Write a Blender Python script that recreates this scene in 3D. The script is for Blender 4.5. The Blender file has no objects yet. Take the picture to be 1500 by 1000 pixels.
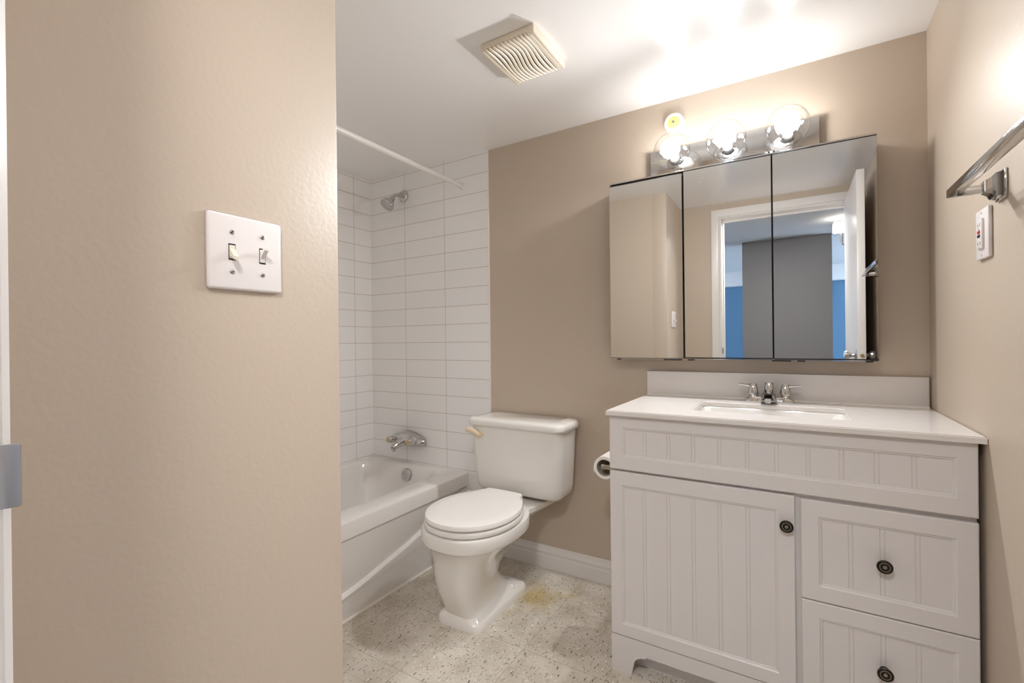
import bpy, bmesh, math, random
from mathutils import Vector, Matrix
S = bpy.context.scene
COL = S.collection
random.seed(4)

# ------------------------------------------------------------ camera, world, exposure
D, R, H, L = 1.997, 0.377, 2.0985, -0.735       # back wall y, right wall x, ceiling z, left wall x
YC, XT = 0.575, -2.245                          # wall return y, tub alcove side wall x
YD, YO = 0.0800, -0.045                          # door wall, bathroom face and hall face
cam_d = bpy.data.cameras.new('camera'); cam = bpy.data.objects.new('camera', cam_d); COL.objects.link(cam)
cam_d.sensor_width = 36.0; cam_d.lens = 675.39 / 1500 * 36; cam_d.clip_start = 0.02
yaw, pit, rol = -0.5495, -0.0008, -0.0112
F = Vector((math.sin(yaw)*math.cos(pit), math.cos(yaw)*math.cos(pit), math.sin(pit)))
R0 = Vector((math.cos(yaw), -math.sin(yaw), 0)); U0 = R0.cross(F)
Rv = R0*math.cos(rol) + U0*math.sin(rol); Uv = -R0*math.sin(rol) + U0*math.cos(rol)
M3 = Matrix((Rv, Uv, -F)).transposed()
cam.matrix_world = Matrix.Translation((0, 0, 1.10)) @ M3.to_4x4()
S.camera = cam
W = bpy.data.worlds.new('world'); S.world = W; W.use_nodes = True
W.node_tree.nodes['Background'].inputs[0].default_value = (0.55, 0.74, 1.0, 1)
W.node_tree.nodes['Background'].inputs[1].default_value = 7.5
S.view_settings.view_transform = 'Standard'; S.view_settings.look = 'None'
S.view_settings.exposure = 0.95; S.view_settings.gamma = 1.0; S.view_settings.use_curve_mapping = False
BULB_W, HALL_FILL_W, CORE = (4.4, 2.8, 1.4), 10.0, 34.0       # lamp powers
S.cycles.max_bounces = 14; S.cycles.diffuse_bounces = 8; S.cycles.glossy_bounces = 6; S.cycles.transparent_max_bounces = 12
S.cycles.sample_clamp_indirect = 4.0; S.cycles.caustics_reflective = False; S.cycles.caustics_refractive = False

# ------------------------------------------------------------ materials
def srgb(r, g, b):
    f = lambda c: (c/255/12.92) if c/255 <= .04045 else ((c/255+.055)/1.055)**2.4
    return (f(r), f(g), f(b), 1)
def mat(name, col, rough=.5, metal=0., spec=.5, coat=0., bump=None, emis=None, estr=0.):
    m = bpy.data.materials.new(name); m.use_nodes = True
    nt = m.node_tree; p = nt.nodes['Principled BSDF']
    p.inputs['Base Color'].default_value = col; p.inputs['Roughness'].default_value = rough
    p.inputs['Metallic'].default_value = metal; p.inputs['Specular IOR Level'].default_value = spec
    p.inputs['Coat Weight'].default_value = coat; p.inputs['Coat Roughness'].default_value = .08
    if emis: p.inputs['Emission Color'].default_value = emis; p.inputs['Emission Strength'].default_value = estr
    # slight natural variation so nothing is a perfectly flat colour
    tc = nt.nodes.new('ShaderNodeTexCoord'); n = nt.nodes.new('ShaderNodeTexNoise')
    n.inputs['Scale'].default_value = bump[0] if bump else 30; n.inputs['Detail'].default_value = 4
    nt.links.new(tc.outputs['Object'], n.inputs['Vector'])
    if bump:
        b = nt.nodes.new('ShaderNodeBump'); b.inputs['Strength'].default_value = bump[1]; b.inputs['Distance'].default_value = bump[2]
        nt.links.new(n.outputs['Fac'], b.inputs['Height']); nt.links.new(b.outputs['Normal'], p.inputs['Normal'])
    else:
        r = nt.nodes.new('ShaderNodeMapRange'); r.inputs['To Min'].default_value = max(0, rough-.015); r.inputs['To Max'].default_value = rough+.015
        nt.links.new(n.outputs['Fac'], r.inputs['Value']); nt.links.new(r.outputs['Result'], p.inputs['Roughness'])
    return m
BEIGE = srgb(195, 180, 163)
M = dict(
    wall=mat('beige_wall_paint', BEIGE, .42, bump=(120, .34, .0012)),
    ceil=mat('ceiling_gloss_paint', srgb(240, 239, 238), .25, spec=.6),
    hallceil=mat('hall_ceiling_paint', srgb(215, 213, 210), .8),
    hallwall=mat('hall_wall_paint', srgb(140, 137, 136), .5),
    blue=mat('blue_wall_paint', srgb(92, 128, 156), .6),
    white=mat('white_trim_paint', srgb(226, 222, 218), .3),
    cab=mat('white_cabinet_paint', srgb(217, 213, 211), .38),
    counter=mat('white_cultured_marble', srgb(222, 217, 213), .2, spec=.5),
    basin=mat('sink_porcelain', srgb(235, 233, 230), .08, coat=.5),
    porc=mat('toilet_porcelain', srgb(231, 228, 223), .1, coat=.5),
    seat=mat('toilet_seat_plastic', srgb(234, 231, 227), .2),
    cream=mat('cream_plastic', srgb(225, 208, 178), .3),
    tub=mat('tub_enamel', srgb(230, 227, 224), .12, coat=.4),
    chrome=mat('chrome', (.60, .59, .58, 1), .08, 1),
    satin=mat('satin_nickel', (.55, .54, .53, 1), .3, 1),
    strike=mat('brushed_steel', (.36, .34, .33, 1), .4, .7),
    plate=mat('white_plastic', srgb(232, 226, 224), .3),
    ivory=mat('ivory_plastic', srgb(224, 216, 200), .3),
    fan=mat('yellowed_plastic', srgb(226, 216, 198), .4),
    dark=mat('dark_gap', (.012, .011, .01, 1), .7),
    bronze=mat('antique_bronze', (.03, .026, .022, 1), .35, .7),
    ringm=mat('worn_bronze_ring', (.35, .30, .24, 1), .4, .8),
    brass=mat('brass', (.6, .42, .16, 1), .3, 1),
    mirror=mat('mirror_silvering', (.76, .76, .75, 1), .0, 1),
    steel=mat('cabinet_steel', (.55, .55, .55, 1), .3, .6),
    paper=mat('tissue_paper', srgb(238, 236, 232), .9),
    red=mat('red_button', srgb(200, 50, 40), .4),
    lens=mat('yellow_lens', srgb(205, 210, 130), .2),
    grey=mat('grey_plastic', srgb(130, 128, 130), .4),
    gold=mat('faded_yellow_cap', srgb(190, 165, 115), .35),
    caulk=mat('white_caulk', srgb(236, 232, 226), .4),
)
M['mirror'].node_tree.nodes['Principled BSDF'].inputs['Roughness'].default_value = 0.0
for l in list(M['mirror'].node_tree.links):
    if l.to_socket.name == 'Roughness': M['mirror'].node_tree.links.remove(l)

def dust(m):
    nt = m.node_tree; p = nt.nodes['Principled BSDF']; out = nt.nodes['Material Output']
    g = nt.nodes.new('ShaderNodeNewGeometry'); v = nt.nodes.new('ShaderNodeTexVoronoi'); v.inputs['Scale'].default_value = 70
    n = nt.nodes.new('ShaderNodeTexNoise'); n.inputs['Scale'].default_value = 9
    nt.links.new(g.outputs['Position'], v.inputs['Vector']); nt.links.new(g.outputs['Position'], n.inputs['Vector'])
    a = nt.nodes.new('ShaderNodeMapRange'); a.inputs['From Min'].default_value = .11; a.inputs['From Max'].default_value = .06
    b = nt.nodes.new('ShaderNodeMapRange'); b.inputs['From Min'].default_value = .58; b.inputs['From Max'].default_value = .68; b.inputs['To Max'].default_value = .5
    nt.links.new(v.outputs['Distance'], a.inputs['Value']); nt.links.new(n.outputs['Fac'], b.inputs['Value'])
    q = nt.nodes.new('ShaderNodeMath'); q.operation = 'MULTIPLY'; nt.links.new(a.outputs[0], q.inputs[0]); nt.links.new(b.outputs[0], q.inputs[1])
    d = nt.nodes.new('ShaderNodeBsdfDiffuse'); x = nt.nodes.new('ShaderNodeMixShader')
    nt.links.new(q.outputs[0], x.inputs[0]); nt.links.new(p.outputs[0], x.inputs[1]); nt.links.new(d.outputs[0], x.inputs[2]); nt.links.new(x.outputs[0], out.inputs[0])
dust(M['mirror'])

def tile_mat(name, axis, off):
    m = bpy.data.materials.new(name); m.use_nodes = True; nt = m.node_tree; p = nt.nodes['Principled BSDF']
    g = nt.nodes.new('ShaderNodeNewGeometry'); s = nt.nodes.new('ShaderNodeSeparateXYZ'); c = nt.nodes.new('ShaderNodeCombineXYZ')
    nt.links.new(g.outputs['Position'], s.inputs[0])
    nt.links.new(s.outputs[axis], c.inputs[0]); nt.links.new(s.outputs['Z'], c.inputs[1])
    mp = nt.nodes.new('ShaderNodeVectorMath'); mp.operation = 'ADD'; mp.inputs[1].default_value = (off, -1.098+2.964+.0005, 0)
    nt.links.new(c.outputs[0], mp.inputs[0])
    b = nt.nodes.new('ShaderNodeTexBrick'); b.offset = 0; b.squash = 1
    b.inputs['Scale'].default_value = 1; b.inputs['Brick Width'].default_value = .30; b.inputs['Row Height'].default_value = .0988
    b.inputs['Mortar Size'].default_value = .0013; b.inputs['Mortar Smooth'].default_value = .3
    b.inputs['Color1'].default_value = srgb(240, 239, 238); b.inputs['Color2'].default_value = srgb(237, 236, 235)
    b.inputs['Mortar'].default_value = srgb(186, 163, 146)
    nt.links.new(mp.outputs[0], b.inputs['Vector']); nt.links.new(b.outputs['Color'], p.inputs['Base Color'])
    n = nt.nodes.new('ShaderNodeTexNoise'); n.inputs['Scale'].default_value = 7; nt.links.new(g.outputs['Position'], n.inputs['Vector'])
    bu0 = nt.nodes.new('ShaderNodeBump'); bu0.inputs['Strength'].default_value = .15; bu0.inputs['Distance'].default_value = .004
    nt.links.new(n.outputs['Fac'], bu0.inputs['Height'])
    bu = nt.nodes.new('ShaderNodeBump'); bu.invert = True; bu.inputs['Strength'].default_value = .6; bu.inputs['Distance'].default_value = .0012
    nt.links.new(b.outputs['Fac'], bu.inputs['Height']); nt.links.new(bu0.outputs[0], bu.inputs['Normal'])
    nt.links.new(bu.outputs['Normal'], p.inputs['Normal'])
    r = nt.nodes.new('ShaderNodeMapRange'); r.inputs['To Min'].default_value = .14; r.inputs['To Max'].default_value = .7
    nt.links.new(b.outputs['Fac'], r.inputs['Value']); nt.links.new(r.outputs[0], p.inputs['Roughness'])
    return m
M['tile_back'] = tile_mat('white_wall_tile_back', 'X', 1.95+3.0)
M['tile_side'] = tile_mat('white_wall_tile_side', 'Y', -1.861+3.0)

def floor_mat():
    m = bpy.data.materials.new('speckled_vinyl_tile'); m.use_nodes = True; nt = m.node_tree; p = nt.nodes['Principled BSDF']
    N = nt.nodes.new; K = nt.links.new
    g = N('ShaderNodeNewGeometry')
    b = N('ShaderNodeTexBrick'); b.offset = 0
    b.inputs['Scale'].default_value = 1; b.inputs['Brick Width'].default_value = .305; b.inputs['Row Height'].default_value = .305
    b.inputs['Mortar Size'].default_value = .0009
    b.inputs['Color1'].default_value = (1, 1, 1, 1); b.inputs['Color2'].default_value = (.0, .0, .0, 1)
    off = N('ShaderNodeVectorMath'); off.operation = 'ADD'; off.inputs[1].default_value = (6.02, 5.9, 0)
    K(g.outputs['Position'], off.inputs[0]); K(off.outputs[0], b.inputs['Vector'])
    base = N('ShaderNodeTexNoise'); base.inputs['Scale'].default_value = 9; base.inputs['Detail'].default_value = 6
    K(g.outputs['Position'], base.inputs['Vector'])
    cr = N('ShaderNodeValToRGB'); cr.color_ramp.elements[0].color = srgb(196, 187, 173); cr.color_ramp.elements[1].color = srgb(216, 209, 198)
    cr.color_ramp.elements[0].position = .35; cr.color_ramp.elements[1].position = .65
    K(base.outputs['Fac'], cr.inputs['Fac'])
    last = cr.outputs['Color']
    # elongated chips in two directions
    for (sc, rot, thr, col, seed) in (((150, 40, 1), .5, .688, srgb(112, 104, 96), 0), ((45, 170, 1), .2, .70, srgb(126, 116, 106), 5),
                                      ((110, 50, 1), -.7, .70, srgb(232, 232, 224), 9), ((190, 70, 1), 1.1, .72, srgb(62, 56, 52), 13)):
        mp = N('ShaderNodeMapping'); mp.inputs['Rotation'].default_value = (0, 0, rot); mp.inputs['Scale'].default_value = sc; mp.inputs['Location'].default_value = (seed, seed, seed)
        K(g.outputs['Position'], mp.inputs['Vector'])
        n = N('ShaderNodeTexNoise'); n.inputs['Scale'].default_value = 1; n.inputs['Detail'].default_value = 2
        K(mp.outputs[0], n.inputs['Vector'])
        t = N('ShaderNodeMapRange'); t.inputs['From Min'].default_value = thr-.045; t.inputs['From Max'].default_value = thr-.02
        K(n.outputs['Fac'], t.inputs['Value'])
        mx = N('ShaderNodeMix'); mx.data_type = 'RGBA'; mx.inputs['B'].default_value = col
        K(t.outputs[0], mx.inputs['Factor']); K(last, mx.inputs['A']); last = mx.outputs['Result']
    # yellow stain by the toilet base
    def blob(cx, cy, r, col, amt, last):
        s = N('ShaderNodeVectorMath'); s.operation = 'DISTANCE'; s.inputs[1].default_value = (cx, cy, 0)
        n = N('ShaderNodeTexNoise'); n.inputs['Scale'].default_value = 22; K(g.outputs['Position'], n.inputs['Vector'])
        K(g.outputs['Position'], s.inputs[0])
        q = N('ShaderNodeMath'); q.operation = 'MULTIPLY_ADD'; q.inputs[1].default_value = .16; K(n.outputs['Fac'], q.inputs[0]); K(s.outputs['Value'], q.inputs[2])
        t = N('ShaderNodeMapRange'); t.inputs['From Min'].default_value = r+.08; t.inputs['From Max'].default_value = r*.3+.06
        t.inputs['To Max'].default_value = amt; K(q.outputs[0], t.inputs['Value'])
        mx = N('ShaderNodeMix'); mx.data_type = 'RGBA'; mx.blend_type = 'MULTIPLY'; mx.inputs['B'].default_value = col
        K(t.outputs[0], mx.inputs['Factor']); K(last, mx.inputs['A']); return mx.outputs['Result']
    last = blob(-.955, 1.74, .13, srgb(232, 212, 140), .8, last)
    last = blob(-.83, 1.84, .05, srgb(230, 200, 120), .6, last)
    last = blob(-1.0, 1.58, .05, srgb(220, 200, 150), .5, last)
    mo = N('ShaderNodeMix'); mo.data_type = 'RGBA'; mo.inputs['B'].default_value = srgb(160, 150, 136)
    K(b.outputs['Fac'], mo.inputs['Factor']); K(last, mo.inputs['A']); K(mo.outputs['Result'], p.inputs['Base Color'])
    p.inputs['Roughness'].default_value = .33
    return m
M['floor'] = floor_mat()

def emit(name, col, s):
    m = bpy.data.materials.new(name); m.use_nodes = True; nt = m.node_tree
    for n in list(nt.nodes): nt.nodes.remove(n)
    e = nt.nodes.new('ShaderNodeEmission'); o = nt.nodes.new('ShaderNodeOutputMaterial')
    e.inputs[0].default_value = col; e.inputs[1].default_value = s; nt.links.new(e.outputs[0], o.inputs[0]); return m
def thin_glass(name, tint=(.97, .97, .97, 1), ior=1.5):
    m = bpy.data.materials.new(name); m.use_nodes = True; nt = m.node_tree
    for n in list(nt.nodes): nt.nodes.remove(n)
    t = nt.nodes.new('ShaderNodeBsdfTransparent'); t.inputs[0].default_value = tint
    g = nt.nodes.new('ShaderNodeBsdfGlossy'); g.inputs['Roughness'].default_value = .02
    lw = nt.nodes.new('ShaderNodeLayerWeight'); lw.inputs['Blend'].default_value = .5
    pw = nt.nodes.new('ShaderNodeMath'); pw.operation = 'POWER'; pw.inputs[1].default_value = 3.0; nt.links.new(lw.outputs['Facing'], pw.inputs[0])
    f = nt.nodes.new('ShaderNodeMath'); f.operation = 'MULTIPLY_ADD'; f.inputs[1].default_value = .75; f.inputs[2].default_value = .06; nt.links.new(pw.outputs[0], f.inputs[0])
    x = nt.nodes.new('ShaderNodeMixShader'); o = nt.nodes.new('ShaderNodeOutputMaterial')
    nt.links.new(f.outputs[0], x.inputs[0]); nt.links.new(t.outputs[0], x.inputs[1]); nt.links.new(g.outputs[0], x.inputs[2]); nt.links.new(x.outputs[0], o.inputs[0])
    return m
WARM, COOL = (1, .975, .955, 1), (.86, .93, 1, 1)
M['core_warm'] = emit('lit_core_warm', WARM, CORE); M['core_cool'] = emit('lit_core_cool', COOL, CORE)
M['window_glass'] = thin_glass('window_glass')
M['globe'] = thin_glass('clear_bulb_glass', ior=1.9)
M['shade_lit'] = emit('lit_glass_shade', (1, .97, .93, 1), 6)

# ------------------------------------------------------------ mesh helpers (all in world coordinates)
def bmn(): return bmesh.new()
def box(bm, x0, x1, y0, y1, z0, z1, bev=0, seg=2, only=None):
    g = bmesh.ops.create_cube(bm, size=1)
    vs = g['verts']
    for v in vs:
        v.co = Vector(((x0+x1)/2+v.co.x*(x1-x0), (y0+y1)/2+v.co.y*(y1-y0), (z0+z1)/2+v.co.z*(z1-z0)))
    if bev > 0:
        es = set(e for v in vs for e in v.link_edges)
        if only is not None:   # only: axis index of edges to bevel
            es = [e for e in es if abs((e.verts[0].co-e.verts[1].co).normalized()[only]) > .9]
        bmesh.ops.bevel(bm, geom=list(es), offset=bev, segments=seg, profile=.5, affect='EDGES')
    return bm
def frame_axes(d):
    d = Vector(d).normalized(); a = Vector((0, 0, 1)) if abs(d.z) < .9 else Vector((1, 0, 0))
    u = d.cross(a).normalized(); return d, u, d.cross(u).normalized()
def lathe(bm, prof, origin, axis=(0, 0, 1), n=32):
    """prof: (radius, distance along axis)"""
    d, u, w = frame_axes(axis); o = Vector(origin); rings = []
    for r, h in prof:
        if r < 1e-6: rings.append([bm.verts.new(o+d*h)])
        else: rings.append([bm.verts.new(o+d*h+u*(r*math.cos(2*math.pi*i/n))+w*(r*math.sin(2*math.pi*i/n))) for i in range(n)])
    for a, b in zip(rings, rings[1:]):
        for i in range(n):
            j = (i+1) % n
            if len(a) == 1 and len(b) == 1: continue
            if len(a) == 1: bm.faces.new((a[0], b[i], b[j]))
            elif len(b) == 1: bm.faces.new((a[i], a[j], b[0]))
            else: bm.faces.new((a[i], a[j], b[j], b[i]))
    return bm
def cyl(bm, p0, p1, r, n=24, r1=None):
    v = Vector(p1)-Vector(p0); r1 = r if r1 is None else r1
    return lathe(bm, [(0, 0), (r, 0), (r1, v.length), (0, v.length)], p0, v, n)
def tube(bm, pts, r, n=14, sx=1.0):
    pts = [Vector(p) for p in pts]; rings = []; rr = r if isinstance(r, (list, tuple)) else [r]*len(pts)
    up = None
    for i, p in enumerate(pts):
        t = (pts[min(i+1, len(pts)-1)]-pts[max(i-1, 0)]).normalized()
        if up is None: _, u, w = frame_axes(t)
        else:
            u = (up - t*up.dot(t)).normalized(); w = t.cross(u)
        up = u
        rings.append([bm.verts.new(p+u*rr[i]*sx*math.cos(2*math.pi*k/n)+w*rr[i]*math.sin(2*math.pi*k/n)) for k in range(n)])
    for a, b in zip(rings, rings[1:]):
        for k in range(n): bm.faces.new((a[k], a[(k+1) % n], b[(k+1) % n], b[k]))
    bm.faces.new(rings[0]); bm.faces.new(rings[-1]); return bm
def sphere(bm, c, r, sx=1, sy=1, sz=1, u=32, v=20):
    g = bmesh.ops.create_uvsphere(bm, u_segments=u, v_segments=v, radius=r)
    for q in g['verts']: q.co = Vector((c[0]+q.co.x*sx, c[1]+q.co.y*sy, c[2]+q.co.z*sz))
    return bm
def loft(bm, rings, cap=True, close=True):
    vr = [[bm.verts.new(p) for p in r] for r in rings]; n = len(vr[0])
    for a, b in zip(vr, vr[1:]):
        for i in range(n if close else n-1):
            j = (i+1) % n; bm.faces.new((a[i], a[j], b[j], b[i]))
    if cap: bm.faces.new(vr[0]); bm.faces.new(vr[-1])
    return bm
def prism(bm, poly, axis, a, b):
    """poly of 2D points, extruded along axis from a to b"""
    def P(u, v, w): return {0: (w, u, v), 1: (u, w, v), 2: (u, v, w)}[axis]
    return loft(bm, [[P(u, v, a) for u, v in poly], [P(u, v, b) for u, v in poly]])
def catmull(pts, k=5, closed=False):
    out = []; n = len(pts)
    for i in range(n if closed else n-1):
        g = lambda j: Vector(pts[j % n]) if closed else Vector(pts[min(max(j, 0), n-1)])
        a, b, c, d = g(i-1), g(i), g(i+1), g(i+2)
        for q in range(k):
            t = q/k; out.append(.5*((2*b)+(c-a)*t+(2*a-5*b+4*c-d)*t*t+(3*b-a-3*c+d)*t**3))
    if not closed: out.append(Vector(pts[-1]))
    return out
def rrect(x0, x1, y0, y1, r, k=6):
    pts = []
    for cx, cy, a0 in ((x1-r, y1-r, 0), (x0+r, y1-r, 90), (x0+r, y0+r, 180), (x1-r, y0+r, 270)):
        for i in range(k+1):
            a = math.radians(a0+90*i/k); pts.append((cx+r*math.cos(a), cy+r*math.sin(a)))
    return pts

def obj(name, bm, m, parent=None, loc=None, ang=.6, label=None):
    if ang is not None:
        bmesh.ops.recalc_face_normals(bm, faces=bm.faces[:]); 
        for f in bm.faces: f.smooth = True
        for e in bm.edges:
            if len(e.link_faces) == 2 and e.calc_face_angle(0) > ang: e.smooth = False
    o0 = Vector(parent['_w']) if parent is not None else Vector(loc or (0, 0, 0))
    bmesh.ops.translate(bm, verts=bm.verts[:], vec=-o0)
    me = bpy.data.meshes.new(name); bm.to_mesh(me); bm.free()
    me.materials.append(M[m] if isinstance(m, str) else m)
    o = bpy.data.objects.new(name, me); COL.objects.link(o)
    if parent is not None: o.parent = parent
    else: o.location = o0
    o['_w'] = list(o0)
    if label: o['label'] = label
    return o
def thing(name, loc, label, cat, group=None):
    o = bpy.data.objects.new(name, None); COL.objects.link(o); o.location = loc; o.empty_display_size = .05
    o['_w'] = list(loc); o['label'] = label; o['category'] = cat
    if group: o['group'] = group
    return o
def tag(o, label, cat, group=None):
    o['label'] = label; o['category'] = cat
    if group: o['group'] = group
    return o
def struct(name, bm, m, parent=None, label=None, cat=None, ang=.6):
    o = obj(name, bm, m, parent, ang=ang)
    if parent is None:
        o['kind'] = 'structure'
        if label: o['label'] = label
        if cat: o['category'] = cat
    return o

# ------------------------------------------------------------ room shell
T = .1
struct('floor', box(bmn(), XT-T, R+T, YO, D+T, -.08, 0), 'floor', label='speckled beige vinyl tile floor of the bathroom', cat='floor')
struct('ceiling', box(bmn(), XT-T, R+T, YO, D+T, H, H+.08), 'ceil', label='glossy white bathroom ceiling', cat='ceiling')
struct('wall_back', box(bmn(), XT-T, R+T, D, D+T, 0, H), 'wall', label='beige wall behind the toilet and vanity', cat='wall')
struct('wall_right', box(bmn(), R, R+T, YO, D, 0, H), 'wall', label='beige wall right of the vanity', cat='wall')
struct('wall_left', box(bmn(), L-T, L, YO, YC, 0, H, .004, 2, 2), 'wall', label='large beige wall at left holding the light switches', cat='wall')
struct('wall_alcove', box(bmn(), XT-T, L-T+.004, YC-T, YC, 0, H), 'wall', label='beige wall closing the foot of the tub alcove', cat='wall')
struct('wall_side', box(bmn(), XT-T, XT, YC-T, D, 0, H), 'wall', label='outer wall behind the long side of the tub', cat='wall')
# door wall with the opening
XJ0, XJ1, ZH = -.455, .305, 1.985
bm = bmn(); box(bm, L, XJ0-.018, YO, YD, 0, H); box(bm, XJ1+.018, R, YO, YD, 0, H); box(bm, XJ0-.018, XJ1+.018, YO, YD, ZH+.018, H)
struct('wall_front', bm, 'wall', label='beige wall around the bathroom doorway, seen in the mirror', cat='wall')
# tiled surfaces
tt = .007
struct('wall_tile_back', box(bmn(), XT, -1.358, D-tt, D, .395, H), 'tile_back', label='white horizontal tiles at the tap end of the tub', cat='wall tile')
struct('wall_tile_side', box(bmn(), XT, XT+tt, YC, D-tt, .395, H), 'tile_side', label='white horizontal tiles along the long side of the tub', cat='wall tile')
struct('wall_tile_foot', box(bmn(), XT+tt, -1.358, YC, YC+tt, .395, H), 'tile_back', label='white tiles at the foot end of the tub', cat='wall tile')
bm = box(bmn(), -1.358, -1.3545, D-tt-.001, D, .395, H); box(bm, XT+tt, -1.358, D-tt-.003, D-tt, .395, .400)
struct('trim_1', bm, 'caulk', label='white caulk bead down the edge of the tiles', cat='trim')
# tile strip to floor beside the tub
struct('wall_tile_corner', box(bmn(), -1.520, -1.358, D-tt, D, 0, .395), 'tile_back', label='white tiles beside the end of the tub, behind the toilet', cat='wall tile')

# baseboards
def bb_profile(): return [(0, 0), (.016, 0), (.016, .058), (.0125, .062), (.0125, .070), (.0155, .074), (.0155, .079), (.010, .086), (.0065, .096), (.0065, .1035), (.004, .106), (0, .106)]
bm = loft(bmn(), [[(x, D-d, z) for d, z in bb_profile()] for x in (-1.358, -.535)])
struct('baseboard_back', bm, 'white', label='white moulded baseboard between toilet and vanity', cat='baseboard')
bm = loft(bmn(), [[(L+d, y, z) for d, z in bb_profile()] for y in (YD+.012, YC)])
struct('baseboard_left', bm, 'white', label='white baseboard under the light switches', cat='baseboard')
bm = loft(bmn(), [[(R-d, y, z) for d, z in bb_profile()] for y in (YD+.012, 1.45)])
struct('baseboard_right', bm, 'white', label='white baseboard along the right wall', cat='baseboard')

# door frame : jambs, stops, casing, strike plate
fr = struct('door_1', box(box(box(bmn(), XJ0-.018, XJ0, YO-.003, YD+.003, 0, ZH), XJ1, XJ1+.018, YO-.003, YD+.003, 0, ZH), XJ0-.018, XJ1+.018, YO-.003, YD+.003, ZH, ZH+.018), 'white',
            label='white door frame of the bathroom doorway', cat='door frame')
bm = bmn(); yy = (YO+.02, YO+.05)
box(bm, XJ0, XJ0+.010, *yy, 0, ZH-.004, .003); box(bm, XJ1-.010, XJ1, *yy, 0, ZH-.004, .003); box(bm, XJ0, XJ1, *yy, ZH-.012, ZH, .003)
obj('door_stop', bm, 'white', fr)
def casing(side):
    # moulded section: (distance outwards, protrusion)
    pr = [(0, 0), (0, .006), (.004, .0105), (.010, .0105), (.014, .008), (.020, .009), (.050, .0125), (.060, .0125), (.064, .009), (.064, 0)]
    y, s = (YD, 1) if side > 0 else (YO, -1)
    i = .005; bm = bmn()
    def ring(f): return [f(a, b) for a, b in pr]
    rings = [ring(lambda a, b: (XJ0-i-a, y+s*b, 0)), ring(lambda a, b: (XJ0-i-a, y+s*b, ZH+i+a)),
             ring(lambda a, b: (XJ1+i+a, y+s*b, ZH+i+a)), ring(lambda a, b: (XJ1+i+a, y+s*b, 0))]
    return loft(bm, rings)
obj('casing', casing(1), 'white', fr); obj('casing', casing(-1), 'white', fr)
bm = bmn()
pl = [(XJ0+.0012, YO+.055), (XJ0+.0012, YD+.005), (XJ0+.0030, YD+.0105), (XJ0+.0042, YD+.0125), (XJ0+.0026, YD+.0135), (XJ0+.0008, YD+.0120), (XJ0-.0006, YD+.005), (XJ0-.0003, YO+.055)]
prism(bm, pl, 2, .991, 1.034); bmesh.ops.bevel(bm, geom=[e for e in bm.edges if min(v.co.y for v in e.verts) > YD+.009 and abs(e.verts[0].co.z-e.verts[1].co.z) < .001], offset=.0008, segments=2, affect='EDGES')
obj('strike_plate', bm, 'strike', fr, label='steel latch strike with a curved lip')

# door leaf
DX0, DX1, DY1 = .286, .321, .77
leaf = struct('door_2', box(bmn(), DX0, DX1, YD+.006, DY1, .012, 1.985, .0015), 'white', label='open white door against the right wall, seen edge-on in the mirror', cat='door')
ky, kz = .705, 1.004
for s, x in ((-1, DX0), (1, DX1)):
    k = lathe(bmn(), [(0, 0), (.030, 0), (.030, .003), (.024, .006), (.012, .010), (.010, .022), (.014, .028), (.022, .034), (.0245, .044), (.021, .053), (.010, .058), (0, .0585)] if s < 0 else
              [(0, 0), (.030, 0), (.030, .003), (.012, .007), (.010, .012), (.014, .018), (.022, .024), (.0245, .033), (.021, .041), (.010, .045), (0, .046)], (x, ky, kz), (s, 0, 0))
    obj('door_knob', k, 'satin', leaf)
obj('latch_plate', box(bmn(), .2925, .3145, DY1-.001, DY1+.001, kz-.028, kz+.028, .0008), 'white', leaf)
obj('latch_bolt', cyl(bmn(), (.3035, DY1, kz), (.3035, DY1+.010, kz), .008), 'brass', leaf, label='round brass latch bolt')
for z in (.25, 1.75): obj('hinge', cyl(bmn(), (DX1+.002, YD+.006, z-.045), (DX1+.002, YD+.006, z+.045), .006), 'satin', leaf)

# ------------------------------------------------------------ hallway and living room seen in the mirror
HX0, HX1, YF, YL = -3.2, .62, -1.60, -4.0
struct('floor_hall', box(bmn(), HX0, 1.8, YL, YO, -.08, -.001), mat('hall_floor_wood', srgb(120, 95, 75), .4), label='hall floor beyond the doorway', cat='floor')
struct('ceiling_hall', box(bmn(), HX0, 1.8, YL, YO, 2.105, 2.18), 'hallceil', label='hall ceiling beyond the doorway', cat='ceiling')
bm = bmn(); box(bm, -.46, .317, YF-.14, YF, 0, 2.105)
struct('wall_hall', bm, 'hallwall', label='grey-brown hall wall facing the bathroom door, seen in the mirror', cat='wall')
struct('wall_hall_right', box(bmn(), HX1, HX1+.1, -1.45, YO, 0, 2.105), 'hallwall', label='hall wall that carries the lit sconce', cat='wall')
bm = bmn(); box(bm, HX0, L, YO-.02, YO, 0, 2.105); box(bm, R, HX1, YO-.02, YO, 0, 2.105)
struct('wall_hall_near', bm, 'hallwall', label='hall side of the bathroom wall', cat='wall')
bm = bmn(); box(bm, HX0, 1.8, YL-.1, YL, 0, 2.105)
struct('wall_living_far', bm, 'blue', label='blue far wall of the living room, seen in the mirror', cat='wall')
struct('trim_2', box(bmn(), HX0, 1.8, YL, YL+.12, 1.89, 2.105, .004), 'white', label='pale soffit above the blue far wall', cat='trim')
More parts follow.
